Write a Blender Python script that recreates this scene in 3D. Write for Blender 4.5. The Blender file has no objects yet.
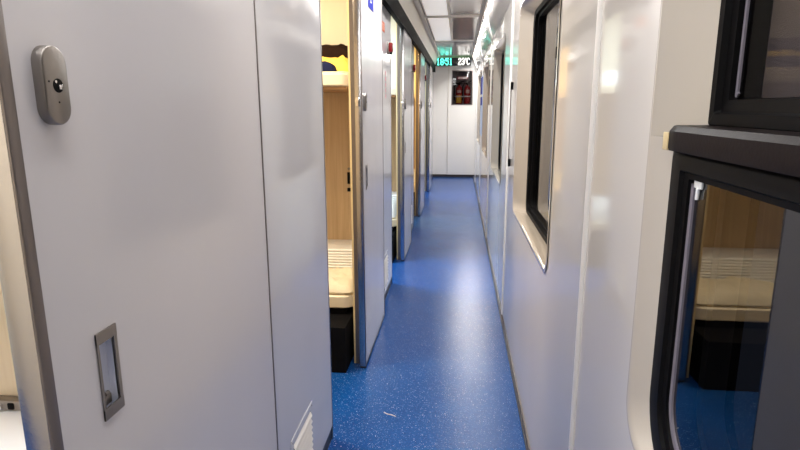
import bpy, bmesh, math, random
from mathutils import Vector, Matrix, noise

C = bpy.context.scene.collection
SC = bpy.context.scene
PI = math.pi

# ------------------------------------------------------------------ camera
F_PX, PITCH, YAW, ROLL, EYE = 561.3, 0.2070, 0.1037, -0.0028, 1.2804
fw = Vector((-math.sin(YAW)*math.cos(PITCH), math.cos(YAW)*math.cos(PITCH), -math.sin(PITCH)))
rt = Vector((math.cos(YAW), math.sin(YAW), 0)); up = rt.cross(fw)
r2 = rt*math.cos(ROLL) + up*math.sin(ROLL); u2 = -rt*math.sin(ROLL) + up*math.cos(ROLL)
cam_data = bpy.data.cameras.new('camera'); cam = bpy.data.objects.new('camera', cam_data); C.objects.link(cam)
cam_data.sensor_width = 36; cam_data.lens = F_PX/800*36; cam_data.clip_start = 0.02
M3 = Matrix((r2, u2, -fw)).transposed()
cam.matrix_world = Matrix.Translation((0, 0, EYE)) @ M3.to_4x4()
SC.camera = cam

# ------------------------------------------------------------------ world (night outside), exposure
w = bpy.data.worlds.new('world'); SC.world = w; w.use_nodes = True
w.node_tree.nodes['Background'].inputs[0].default_value = (0.06, 0.07, 0.10, 1)
w.node_tree.nodes['Background'].inputs[1].default_value = 0.12
SC.view_settings.view_transform = 'Standard'; SC.view_settings.look = 'None'
SC.view_settings.gamma = 1; SC.view_settings.use_curve_mapping = False
SC.view_settings.exposure = 0.22
SC.cycles.max_bounces = 14; SC.cycles.diffuse_bounces = 7; SC.cycles.glossy_bounces = 7
SC.cycles.transparent_max_bounces = 12; SC.cycles.sample_clamp_indirect = 6
SC.cycles.caustics_reflective = True

# ------------------------------------------------------------------ lamps
def area(name, loc, rot, sx, sy, power, color):
    L = bpy.data.lights.new(name, 'AREA'); L.shape = 'RECTANGLE'; L.size = sx; L.size_y = sy
    L.energy = power; L.color = color
    o = bpy.data.objects.new(name, L); C.objects.link(o); o.location = loc; o.rotation_euler = rot
    return o
for y, p in [(-1.39, 7), (0.68, 9), (2.70, 19)]:
    area('corridor_lamp_light', (-0.21, y, 2.125), (0, 0, 0), 0.17, 1.5, p, (1.0, 0.985, 0.965))
for y, p in [(4.82, 12.0), (6.89, 17.0), (9.0, 40.0)]:          # slim strip lights in the rail of the cove
    area('cove_strip_light', (0.2060, y, 2.1005), (0, -math.radians(25), 0), 0.006, 1.9, p, (1.0, 0.985, 0.96))
# every compartment has its own lamp on the ceiling
for cy, p, col in [(0.28, 48, (0.93, 0.96, 1.0)), (2.28, 33, (1.0, 0.82, 0.56)), (4.28, 46, (0.74, 0.90, 1.0)),
                   (6.28, 34, (1.0, 0.72, 0.32)), (8.28, 26, (0.62, 0.83, 1.0))]:
    area('compartment_lamp_light', (-1.15, cy, 2.11), (0, 0, 0), 0.5, 0.35, p, col)

# ------------------------------------------------------------------ materials
def new_mat(name):
    m = bpy.data.materials.new(name); m.use_nodes = True
    nt = m.node_tree; b = nt.nodes['Principled BSDF']
    return m, nt, b
def simple(name, col, rough=0.5, metal=0.0, coat=0.0, emis=None, es=0.0, bump=0.0, bscale=200, spec=0.5, vary=0.0, vscale=3.0):
    m, nt, b = new_mat(name)
    b.inputs['Base Color'].default_value = (*col, 1); b.inputs['Roughness'].default_value = rough
    b.inputs['Metallic'].default_value = metal; b.inputs['Coat Weight'].default_value = coat
    b.inputs['Coat Roughness'].default_value = 0.06; b.inputs['Specular IOR Level'].default_value = spec
    if emis: b.inputs['Emission Color'].default_value = (*emis, 1); b.inputs['Emission Strength'].default_value = es
    tc = nt.nodes.new('ShaderNodeTexCoord')
    if vary:
        n = nt.nodes.new('ShaderNodeTexNoise'); n.inputs['Scale'].default_value = vscale; n.inputs['Detail'].default_value = 4
        nt.links.new(tc.outputs['Object'], n.inputs['Vector'])
        mx = nt.nodes.new('ShaderNodeMix'); mx.data_type = 'RGBA'
        mx.inputs[6].default_value = (*[max(0, c*(1-vary)) for c in col], 1); mx.inputs[7].default_value = (*[min(1, c*(1+vary)) for c in col], 1)
        nt.links.new(n.outputs['Fac'], mx.inputs[0]); nt.links.new(mx.outputs[2], b.inputs['Base Color'])
    if bump:
        n = nt.nodes.new('ShaderNodeTexNoise'); n.inputs['Scale'].default_value = bscale; n.inputs['Detail'].default_value = 3
        nt.links.new(tc.outputs['Object'], n.inputs['Vector'])
        bp = nt.nodes.new('ShaderNodeBump'); bp.inputs['Strength'].default_value = bump; bp.inputs['Distance'].default_value = 0.01
        nt.links.new(n.outputs['Fac'], bp.inputs['Height']); nt.links.new(bp.outputs[0], b.inputs['Normal'])
    return m
def laminate(name, col, rough, dent=0.05, ds=2.2):
    """glossy panel with faint smears in the gloss and slow dents in the sheet"""
    m, nt, b = new_mat(name)
    tc = nt.nodes.new('ShaderNodeTexCoord')
    mp = nt.nodes.new('ShaderNodeMapping'); mp.inputs['Scale'].default_value = (1, 1, 0.45)
    nt.links.new(tc.outputs['Object'], mp.inputs['Vector'])
    n = nt.nodes.new('ShaderNodeTexNoise'); n.inputs['Scale'].default_value = 6; n.inputs['Detail'].default_value = 5
    nt.links.new(mp.outputs[0], n.inputs['Vector'])
    mx = nt.nodes.new('ShaderNodeMix'); mx.data_type = 'RGBA'
    mx.inputs[6].default_value = (*[c*0.965 for c in col], 1); mx.inputs[7].default_value = (*col, 1)
    nt.links.new(n.outputs['Fac'], mx.inputs[0]); nt.links.new(mx.outputs[2], b.inputs['Base Color'])
    mr = nt.nodes.new('ShaderNodeMapRange'); mr.inputs[3].default_value = rough*0.75; mr.inputs[4].default_value = rough*1.3
    nt.links.new(n.outputs['Fac'], mr.inputs[0]); nt.links.new(mr.outputs[0], b.inputs['Roughness'])
    n2 = nt.nodes.new('ShaderNodeTexNoise'); n2.inputs['Scale'].default_value = ds; n2.inputs['Detail'].default_value = 1
    nt.links.new(tc.outputs['Object'], n2.inputs['Vector'])
    bp = nt.nodes.new('ShaderNodeBump'); bp.inputs['Strength'].default_value = dent; bp.inputs['Distance'].default_value = 0.1
    nt.links.new(n2.outputs['Fac'], bp.inputs['Height']); nt.links.new(bp.outputs[0], b.inputs['Normal'])
    b.inputs['Specular IOR Level'].default_value = 0.6
    return m
def floor_mat():
    m, nt, b = new_mat('speckled blue vinyl')
    tc = nt.nodes.new('ShaderNodeTexCoord')
    n = nt.nodes.new('ShaderNodeTexNoise'); n.inputs['Scale'].default_value = 3.5; n.inputs['Detail'].default_value = 6
    nt.links.new(tc.outputs['Object'], n.inputs['Vector'])
    base = nt.nodes.new('ShaderNodeMix'); base.data_type = 'RGBA'
    base.inputs[6].default_value = (0.004, 0.050, 0.215, 1); base.inputs[7].default_value = (0.007, 0.078, 0.305, 1)
    nt.links.new(n.outputs['Fac'], base.inputs[0])
    prev = base.outputs[2]
    for sc, th, colr, dens in ((230, 0.17, (0.24, 0.38, 0.75, 1), 0.26), (130, 0.13, (0.45, 0.57, 0.88, 1), 0.12), (260, 0.24, (0.006, 0.025, 0.14, 1), 0.35)):
        v = nt.nodes.new('ShaderNodeTexVoronoi'); v.inputs['Scale'].default_value = sc
        nt.links.new(tc.outputs['Object'], v.inputs['Vector'])
        lt = nt.nodes.new('ShaderNodeMath'); lt.operation = 'LESS_THAN'; lt.inputs[1].default_value = th*1.6
        nt.links.new(v.outputs['Distance'], lt.inputs[0])
        sp = nt.nodes.new('ShaderNodeSeparateColor'); nt.links.new(v.outputs['Color'], sp.inputs[0])
        l2 = nt.nodes.new('ShaderNodeMath'); l2.operation = 'LESS_THAN'; l2.inputs[1].default_value = dens
        nt.links.new(sp.outputs[0], l2.inputs[0])
        mu = nt.nodes.new('ShaderNodeMath'); mu.operation = 'MULTIPLY'
        nt.links.new(lt.outputs[0], mu.inputs[0]); nt.links.new(l2.outputs[0], mu.inputs[1])
        mx = nt.nodes.new('ShaderNodeMix'); mx.data_type = 'RGBA'; mx.inputs[7].default_value = colr
        nt.links.new(mu.outputs[0], mx.inputs[0]); nt.links.new(prev, mx.inputs[6]); prev = mx.outputs[2]
    nt.links.new(prev, b.inputs['Base Color'])
    b.inputs['Roughness'].default_value = 0.24; b.inputs['Specular IOR Level'].default_value = 0.22
    n3 = nt.nodes.new('ShaderNodeTexNoise'); n3.inputs['Scale'].default_value = 90; n3.inputs['Detail'].default_value = 2
    nt.links.new(tc.outputs['Object'], n3.inputs['Vector'])
    bp = nt.nodes.new('ShaderNodeBump'); bp.inputs['Strength'].default_value = 0.12; bp.inputs['Distance'].default_value = 0.01
    nt.links.new(n3.outputs['Fac'], bp.inputs['Height']); nt.links.new(bp.outputs[0], b.inputs['Normal'])
    return m
def wood_mat(name, c1, c2):
    m, nt, b = new_mat(name)
    tc = nt.nodes.new('ShaderNodeTexCoord'); mp = nt.nodes.new('ShaderNodeMapping')
    mp.inputs['Scale'].default_value = (60, 60, 2.2); nt.links.new(tc.outputs['Object'], mp.inputs['Vector'])
    n = nt.nodes.new('ShaderNodeTexNoise'); n.inputs['Scale'].default_value = 1.0; n.inputs['Detail'].default_value = 6
    n.inputs['Distortion'].default_value = 0.6
    nt.links.new(mp.outputs[0], n.inputs['Vector'])
    cr = nt.nodes.new('ShaderNodeValToRGB'); cr.color_ramp.elements[0].position = 0.3; cr.color_ramp.elements[1].position = 0.7
    cr.color_ramp.elements[0].color = (*c1, 1); cr.color_ramp.elements[1].color = (*c2, 1)
    nt.links.new(n.outputs['Fac'], cr.inputs[0]); nt.links.new(cr.outputs[0], b.inputs['Base Color'])
    b.inputs['Roughness'].default_value = 0.38
    return m
def glass_mat(name, ior, tint):
    m = bpy.data.materials.new(name); m.use_nodes = True; nt = m.node_tree; nt.nodes.clear()
    out = nt.nodes.new('ShaderNodeOutputMaterial'); mix = nt.nodes.new('ShaderNodeMixShader')
    fr = nt.nodes.new('ShaderNodeFresnel'); fr.inputs[0].default_value = ior
    gl = nt.nodes.new('ShaderNodeBsdfGlossy'); gl.inputs['Roughness'].default_value = 0.015; gl.inputs['Color'].default_value = (0.95, 0.95, 0.95, 1)
    tr = nt.nodes.new('ShaderNodeBsdfTransparent'); tr.inputs[0].default_value = (*tint, 1)
    nt.links.new(fr.outputs[0], mix.inputs[0]); nt.links.new(tr.outputs[0], mix.inputs[1]); nt.links.new(gl.outputs[0], mix.inputs[2])
    nt.links.new(mix.outputs[0], out.inputs[0])
    return m
def stripe_mat():
    m, nt, b = new_mat('ribbed white vinyl')
    b.inputs['Base Color'].default_value = (0.86, 0.87, 0.88, 1); b.inputs['Roughness'].default_value = 0.45
    return m

WALL_L = laminate('glossy grey white laminate', (0.68, 0.67, 0.70), 0.085, 0.05, 2.4)
WALL_R = laminate('glossy cream white laminate', (0.74, 0.695, 0.64), 0.055, 0.03, 1.6)
DOORM = laminate('glossy door laminate', (0.68, 0.655, 0.675), 0.15, 0.03, 1.8)
ENDW = laminate('cream end wall laminate', (0.85, 0.82, 0.77), 0.3, 0.02, 2)
BEAD = simple('white cover bead', (0.90, 0.875, 0.83), 0.3)
REVEAL = simple('shade darkened cream window surround', (0.43, 0.375, 0.31), 0.12, coat=0.4, vary=0.04)  # cream darkened in its colour to stand for shade in the recesses
REVEALN = simple('less darkened cream near window surround', (0.60, 0.54, 0.465), 0.2, coat=0.3, vary=0.04)  # same cream with less shade put into its colour
BLACK = simple('black rubber', (0.003, 0.0027, 0.003), 0.5, bump=0.02, spec=0.1)
BLACKP = simple('black painted frame', (0.003, 0.0027, 0.003), 0.5, spec=0.08)
LEDGE = simple('dark brown black ledge', (0.009, 0.006, 0.006), 0.45, bump=0.03, spec=0.08)
SPACER = simple('grey spacer strip', (0.22, 0.20, 0.235), 0.5, metal=0.3, bump=0.15, bscale=500)
SPACERD = simple('dull bronze spacer', (0.16, 0.13, 0.11), 0.45, metal=0.4)
GLASS = glass_mat('dark window glass', 1.95, (0.55, 0.56, 0.60))
GLASS2 = glass_mat('window glass', 1.10, (0.85, 0.85, 0.85))
MESH = simple('dark grey woven blind', (0.075, 0.062, 0.062), 0.9, spec=0.1, bump=0.3, bscale=600, vary=0.1, vscale=300)
CABGLASS = glass_mat('cabinet glass', 1.3, (0.62, 0.60, 0.60))
ALU = simple('satin aluminium', (0.47, 0.46, 0.47), 0.22, metal=1.0, bump=0.02, bscale=80)
ALUD = simple('brown grey anodised trim', (0.20, 0.175, 0.165), 0.35, metal=0.8, bump=0.02)
STEEL = simple('worn satin steel', (0.29, 0.265, 0.245), 0.36, metal=0.95, bump=0.03, bscale=150, vary=0.12, vscale=30)
CHROME = simple('chrome', (0.8, 0.8, 0.82), 0.1, metal=1.0)
RECESS = simple('blue grey recess liner', (0.66, 0.68, 0.78), 0.5)
KICK = simple('dark brown skirting', (0.035, 0.026, 0.022), 0.4)
TRACK = simple('black door track', (0.005, 0.005, 0.005), 0.7, spec=0.05)
JAMBL = simple('pale jamb strip', (0.70, 0.55, 0.30), 0.4)
WOOD = wood_mat('oak veneer', (0.56, 0.40, 0.235), (0.68, 0.52, 0.33))
WOODP = wood_mat('pale oak veneer', (0.66, 0.55, 0.40), (0.72, 0.62, 0.47))
PLASTER = simple('cream compartment lining', (0.80, 0.74, 0.60), 0.6)
CREAM = simple('cream plastic', (0.80, 0.70, 0.52), 0.35, coat=0.3)
RIB = stripe_mat()
LINEN = simple('cream linen', (0.78, 0.70, 0.53), 0.85, bump=0.25, bscale=40, vary=0.08, vscale=20)
PILLOW = simple('white cotton', (0.80, 0.80, 0.77), 0.85, bump=0.2, bscale=40)
YELLOW = simple('yellow blanket', (0.82, 0.58, 0.10), 0.9, bump=0.3, bscale=60, vary=0.08, vscale=15)
NAVY = simple('navy cloth', (0.010, 0.013, 0.045), 0.9, spec=0.1, bump=0.3, bscale=60)
BROWNB = simple('dark brown leather', (0.018, 0.008, 0.005), 0.8, spec=0.1, bump=0.2, bscale=90, vary=0.3, vscale=15)
TAN = simple('tan leather trim', (0.45, 0.25, 0.11), 0.5)
DARK = simple('dark plinth board', (0.004, 0.004, 0.005), 0.8, spec=0.1)  # near black, so the bunk base also stands in for shade
FLOOR = floor_mat()
CEIL = laminate('glossy ceiling sheet', (0.62, 0.585, 0.55), 0.09, 0.015, 1.2)
CEILD = laminate('bronze mirror ceiling panel', (0.30, 0.25, 0.23), 0.12, 0.02, 1.2)
CEILRIB = simple('cream ceiling rib', (0.72, 0.67, 0.58), 0.4)
DIFF = simple('lit lamp diffuser', (0.85, 0.84, 0.82), 0.4, emis=(1.0, 0.93, 0.88), es=0.38)
RED = simple('red plastic', (0.26, 0.010, 0.012), 0.4, spec=0.3)
REDC = simple('red cylinder paint', (0.45, 0.02, 0.02), 0.2, coat=0.6)
YLAB = simple('yellow label', (0.85, 0.52, 0.05), 0.4)
PLAB = simple('pale label', (0.8, 0.6, 0.5), 0.4)
WHITEP = simple('white plastic', (0.82, 0.82, 0.80), 0.35)
CABBACK = simple('grey cabinet lining', (0.30, 0.27, 0.27), 0.6)
SIGNBLUE = simple('blue sign', (0.02, 0.03, 0.30), 0.7, spec=0.15)
SIGNLB = simple('pale blue sign', (0.55, 0.68, 0.92), 0.4)
SIGNOR = simple('orange sign', (0.60, 0.10, 0.03), 0.8, spec=0.1)
SIGNRED = simple('dark red sign', (0.22, 0.015, 0.015), 0.4)
PRINT = simple('pale print', (0.9, 0.86, 0.8), 0.5)
PINK = simple('faded pink print', (0.75, 0.25, 0.30), 0.8, spec=0.1)
DISPB = simple('display housing', (0.018, 0.02, 0.02), 0.2, coat=0.3)
LEDG = simple('cyan green leds', (0.02, 0.2, 0.15), 0.5, emis=(0.10, 0.95, 0.72), es=3.2)
LEDW = simple('white leds', (0.3, 0.3, 0.3), 0.5, emis=(1.0, 0.98, 0.92), es=2.6)
GREENBAR = simple('green display edge', (0.10, 0.30, 0.14), 0.3, emis=(0.35, 0.55, 0.25), es=0.35)

# ------------------------------------------------------------------ helpers
def tag(o, label, cat, group=None, kind=None):
    o['label'] = label; o['category'] = cat
    if group: o['group'] = group
    if kind: o['kind'] = kind
    return o
def bm_new(): return bmesh.new()
def box(bm, x0, x1, y0, y1, z0, z1, bev=0.0, seg=2):
    b2 = bmesh.new(); bmesh.ops.create_cube(b2, size=1)
    for v in b2.verts:
        v.co = Vector(((x0+x1)/2 + v.co.x*(x1-x0), (y0+y1)/2 + v.co.y*(y1-y0), (z0+z1)/2 + v.co.z*(z1-z0)))
    if bev > 0:
        bmesh.ops.bevel(b2, geom=list(b2.edges), offset=bev, segments=seg, affect='EDGES', profile=0.5)
    merge(bm, b2)
def merge(bm, b2):
    me = bpy.data.meshes.new('tmp'); b2.to_mesh(me); b2.free(); bm.from_mesh(me); bpy.data.meshes.remove(me)
def cyl(bm, p0, p1, r, seg=20, r1=None):
    p0, p1 = Vector(p0), Vector(p1); d = p1-p0
    b2 = bmesh.new(); bmesh.ops.create_cone(b2, cap_ends=True, segments=seg, radius1=r, radius2=r if r1 is None else r1, depth=d.length)
    q = Vector((0, 0, 1)).rotation_difference(d.normalized()).to_matrix().to_4x4()
    b2.transform(Matrix.Translation((p0+p1)/2) @ q); merge(bm, b2)
def tube(bm, pts, r, seg=8):
    pts = [Vector(p) for p in pts]; rings = []
    for i, p in enumerate(pts):
        t = (pts[min(i+1, len(pts)-1)] - pts[max(i-1, 0)]).normalized()
        a = t.cross(Vector((0.13, 0.31, 0.94))).normalized(); b = t.cross(a)
        rings.append([bm.verts.new(p + a*r*math.cos(2*PI*k/seg) + b*r*math.sin(2*PI*k/seg)) for k in range(seg)])
    for A, B in zip(rings, rings[1:]):
        for k in range(seg): bm.faces.new((A[k], A[(k+1) % seg], B[(k+1) % seg], B[k]))
    bm.faces.new(rings[0][::-1]); bm.faces.new(rings[-1])
def lathe(bm, cx, cy, prof, seg=24):
    rings = []
    for r, z in prof:
        rings.append([bm.verts.new((cx + r*math.cos(2*PI*k/seg), cy + r*math.sin(2*PI*k/seg), z)) for k in range(seg)])
    for A, B in zip(rings, rings[1:]):
        for k in range(seg): bm.faces.new((A[k], A[(k+1) % seg], B[(k+1) % seg], B[k]))
    bm.faces.new(rings[0][::-1]); bm.faces.new(rings[-1])
def rrect(y0, y1, z0, z1, r, n=7, rt_=None):
    """rounded rectangle, 4*(n+1) points, counter-clockwise in (y,z); rt_ = radius of the top corners"""
    P = []; rt_ = r if rt_ is None else rt_
    for cy, cz, a0, q in ((y1-r, z0+r, -PI/2, r), (y1-rt_, z1-rt_, 0, rt_), (y0+rt_, z1-rt_, PI/2, rt_), (y0+r, z0+r, PI, r)):
        for k in range(n+1):
            a = a0 + PI/2*k/n; P.append((cy + q*math.cos(a), cz + q*math.sin(a)))
    return P
def loft(bm, loops, close=False):
    """loops: lists of 3D points of equal length; quads between consecutive loops"""
    R = [[bm.verts.new(p) for p in L] for L in loops]
    n = len(R[0]); pairs = list(zip(R, R[1:])) + ([(R[-1], R[0])] if close else [])
    for A, B in pairs:
        for k in range(n):
            bm.faces.new((A[k], A[(k+1) % n], B[(k+1) % n], B[k]))
    return R
def outer_match(y0, y1, z0, z1, n=7):
    """rectangle loop with as many points as rrect(n): every corner fan maps on the corner and its two sides"""
    P = []
    for cy, cz in ((y1, z0), (y1, z1), (y0, z1), (y0, z0)):
        for k in range(n+1): P.append((cy, cz))
    return P
def obj(name, bm, mat, parent=None, smooth=None, origin=None):
    bmesh.ops.remove_doubles(bm, verts=bm.verts, dist=1e-6)
    bmesh.ops.dissolve_degenerate(bm, edges=bm.edges, dist=1e-6)
    bmesh.ops.recalc_face_normals(bm, faces=bm.faces)
    me = bpy.data.meshes.new(name)
    off = Vector((0, 0, 0))
    if parent is not None:
        p = parent
        while p is not None: off += p.location; p = p.parent
    elif origin is not None: off = Vector(origin)
    if off.length: bm.transform(Matrix.Translation(-off))
    bm.to_mesh(me); bm.free()
    mats = mat if isinstance(mat, (list, tuple)) else [mat]
    for m_ in mats: me.materials.append(m_)
    o = bpy.data.objects.new(name, me); C.objects.link(o)
    if parent is not None: o.parent = parent
    elif origin is not None: o.location = origin
    if smooth:
        for p in me.polygons: p.use_smooth = True
        try: me.set_sharp_from_angle(angle=math.radians(smooth))
        except Exception: pass
    return o
def thing(name, loc, label, cat, group=None, kind=None):
    o = bpy.data.objects.new(name, None); C.objects.link(o); o.location = loc; o.empty_display_size = 0.05
    return tag(o, label, cat, group, kind)
def bx(name, mat, parent, *dims, bev=0.0, smooth=None, origin=None):
    bm = bm_new(); box(bm, *dims, bev=bev); return obj(name, bm, mat, parent, smooth or (40 if bev else None), origin)
def copy_tree(o, parent=None):
    c = o.copy(); C.objects.link(c); c.parent = parent
    for ch in list(o.children): copy_tree(ch, c)
    return c
def text_mesh(name, body, size, mat, parent, M, depth=0.0006, align='CENTER'):
    cu = bpy.data.curves.new('t', 'FONT'); cu.body = body; cu.size = size; cu.extrude = depth
    cu.align_x = align; cu.align_y = 'CENTER'
    t = bpy.data.objects.new('t', cu); C.objects.link(t)
    bpy.context.view_layer.update()
    me = bpy.data.meshes.new_from_object(t.evaluated_get(bpy.context.evaluated_depsgraph_get()))
    bpy.data.objects.remove(t); bpy.data.curves.remove(cu)
    off = Vector((0, 0, 0)); p = parent
    while p is not None: off += p.location; p = p.parent
    me.transform(Matrix.Translation(-off) @ M); me.name = name
    me.materials.clear(); me.materials.append(mat)
    o = bpy.data.objects.new(name, me); C.objects.link(o); o.parent = parent
    return o
# text facing +x (on the left wall), reading along +y -> seen from the corridor
def face_px(x, y, z): return Matrix.Translation((x, y, z)) @ Matrix(((0, 0, 1, 0), (1, 0, 0, 0), (0, 1, 0, 0), (0, 0, 0, 1)))
def face_nx(x, y, z): return Matrix.Translation((x, y, z)) @ Matrix(((0, 0, -1, 0), (-1, 0, 0, 0), (0, 1, 0, 0), (0, 0, 0, 1)))
def face_ny(x, y, z): return Matrix.Translation((x, y, z)) @ Matrix.Rotation(PI/2, 4, 'X')

# ------------------------------------------------------------------ main dimensions
XR = 0.286; XD = -0.4415; XP = -0.4727; XPB = -0.500
YN, YE = -2.0, 10.49; ZC = 2.15
PIT = 2.0
# ================================================================== SETTING
bm = bm_new(); box(bm, -2.5, 0.43, YN, 10.9, -0.05, 0.0)
tag(obj('floor', bm, FLOOR), 'blue vinyl corridor floor with fine white speckles', 'floor', kind='structure')

# ceiling: sheet with ribs
bm = bm_new(); box(bm, -2.5, 0.46, YN, 10.9, ZC, ZC+0.04)
ceil = tag(obj('ceiling', bm, CEIL), 'glossy grey white corridor ceiling', 'ceiling', kind='structure')
bm = bm_new()
RIBY = [-0.45, 1.62, 3.69, 5.76, 7.83]
for y in RIBY: box(bm, -0.395, 0.20, y-0.075, y+0.075, ZC-0.012, ZC+0.001, bev=0.004)
for a, b in zip(RIBY, RIBY[1:]): box(bm, -0.118, -0.098, a+0.075, b-0.075, ZC-0.010, ZC+0.001, bev=0.003)
for x0 in (-0.395, 0.175): box(bm, x0, x0+0.045, YN, 10.30, ZC-0.014, ZC+0.001, bev=0.004)
obj('rib', bm, CEILRIB, ceil, 40)
for a, b in zip(RIBY, RIBY[1:]):
    bx('bronze_panel', CEILD, ceil, -0.096, 0.174, a+0.08, b-0.08, ZC-0.006, ZC+0.001)
# lamps in the left half of the ceiling bays
LAMPN = ['over the first sliding door', 'over the second sliding door', 'over the third sliding door', 'nearest the time display, beyond the last cross rib']
for i, (a, b) in enumerate(zip(RIBY, RIBY[1:])):
    t = thing('ceiling_lamp', (-0.21, (a+b)/2, ZC), 'flat white rectangular ceiling lamp ' + ['near the camera, out over the first sliding door', 'second from the camera, above the open doorway with the bunk',
        'above the third doorway, at the top edge', 'farthest of the ceiling lamps, beside the bronze ceiling panel'][i], 'lamp', 'ceiling lamps')
    bm = bm_new(); box(bm, -0.325, -0.122, a+0.085, b-0.085, ZC-0.013, ZC-0.0005, bev=0.004); obj('diffuser', bm, DIFF, t, 40)
    bm = bm_new()
    for x in (-0.335, -0.124): box(bm, x, x+0.010, a+0.08, b-0.08, ZC-0.016, ZC-0.0005)
    obj('lamp_frame', bm, CEILRIB, t)

# left cornice (between door track and ceiling)
bm = bm_new()
prof = [(-0.4727, 2.005), (-0.436, 2.005), (-0.430, 2.03), (-0.404, 2.10), (-0.40, ZC), (-0.4727, ZC)]
loft(bm, [[(x, YN, z) for x, z in prof], [(x, YE-0.18, z) for x, z in prof]])
bm.faces.new([v for v in bm.verts if abs(v.co.y-YN) < 1e-4])
tag(obj('trim_1', bm, CEILRIB, None, 30), 'cream cornice running along the top of the left wall', 'cornice', kind='structure')
bm = bm_new(); box(bm, -0.4720, -0.438, YN, YE-0.2, 1.885, 2.005, bev=0.003)
box(bm, -0.438, -0.432, YN, YE-0.2, 1.880, 2.000)
tag(obj('trim_2', bm, TRACK, None, 40), 'black overhead track the sliding doors hang from', 'door track', kind='structure')

# right cove: glossy slope from ceiling to wall, with white cross straps and slim rail
bm = bm_new()
prof = [(0.205, ZC), (0.212, 2.135), (0.240, 2.02), (0.262, 1.93), (0.284, 1.885), (0.284, 1.875), (0.33, 1.875), (0.33, ZC)]
loft(bm, [[(x, YN, z) for x, z in prof], [(x, YE-0.01, z) for x, z in prof]])
cove = tag(obj('trim_3', bm, CEIL, None, 50), 'glossy cove along the top of the window wall', 'cove', kind='structure')
bm = bm_new()
box(bm, 0.1995, 0.2125, YN, YE-0.2, 2.104, ZC-0.015, bev=0.003)
obj('rail', bm, CEILRIB, cove, 40)
bx('rail_lip', ALUD, cove, 0.1975, 0.1993, YN, YE-0.2, 2.0955, 2.125)
STR = [-0.815 + 2.07*k for k in range(6)]      # joint strips of the window wall
for y in STR[1:]:
    bm = bm_new()
    pts = [(0.213, 2.118), (0.236, 2.01), (0.258, 1.92), (0.2790, 1.875)]
    A = []
    for (x, z) in pts: A.append([(x, y-0.16, z), (x, y+0.10, z), (x+0.02, y+0.10, z+0.012), (x+0.02, y-0.16, z+0.012)])
    R = loft(bm, A); bm.faces.new(R[0]); bm.faces.new(R[-1])
    obj('strap', bm, BEAD, cove, 30)

# right wall, one sheet with rounded window openings
bm = bm_new()
ZW0, ZW1, RW = 0.762, 1.745, 0.06
WIN = []
for k in range(5):
    s0, s1 = STR[k], STR[k+1]
    y0, y1 = s0+0.495, s0+1.64
    if k == 0: y1 = 0.872
    WIN.append((y0, y1))
    for x in (XR,):
        lo = outer_match(s0, s1, 0.0, 1.885); hi = rrect(y0, y1, ZW0, ZW1, RW)
        R = loft(bm, [[(x, a, b) for a, b in lo], [(x, a, b) for a, b in hi]])
box(bm, XR, XR+0.02, STR[5], YE+0.05, 0, 1.885)
box(bm, XR, XR+0.02, YN, STR[0], 0, 1.885)
tag(obj('wall_right', bm, WALL_R), 'glossy cream window wall on the right of the corridor', 'wall', kind='structure')
bm = bm_new()   # outer skin of the coach, below / above / between the windows
box(bm, 0.415, 0.43, YN, 10.9, 0, 0.69); box(bm, 0.415, 0.43, YN, 10.9, 1.83, ZC)
prev = YN
for (y0, y1) in WIN: box(bm, 0.415, 0.43, prev, y0-0.03, 0.69, 1.83); prev = y1+0.03
box(bm, 0.415, 0.43, prev, 10.9, 0.69, 1.83)
tag(obj('wall_outer', bm, DARK), 'dark outer skin of the coach behind the window wall', 'wall', kind='structure')

# joint beads
for i, y in enumerate(STR[1:]):
    bm = bm_new()
    n = 8; L0, L1 = [], []
    for k in range(n+1):
        a = PI*k/n; L0.append((XR+0.0005-0.0075*math.sin(a), y-0.0155*math.cos(a), 0.03)); L1.append((L0[-1][0], L0[-1][1], 1.885))
    loft(bm, [L0, L1]); bm.faces.new(bm.verts[:n+1])
    tag(obj('trim_%d' % (4+i), bm, BEAD, None, 60), 'slim white vertical cover bead on the right wall, ' + ['between the near window and the second window', 'between the second and third windows', 'between the third and fourth windows',
        'between the fourth and fifth windows', 'closest to the end wall'][i], 'cover bead', kind='structure')
# right skirting
bm = bm_new(); box(bm, XR-0.006, XR+0.01, YN, YE, 0.0, 0.030, bev=0.002); box(bm, XR-0.010, XR, YN, YE, 0.0, 0.012, bev=0.002)
tag(obj('baseboard_right', bm, KICK, None, 40), 'narrow black skirting strip along the right wall', 'skirting', kind='structure')

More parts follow.
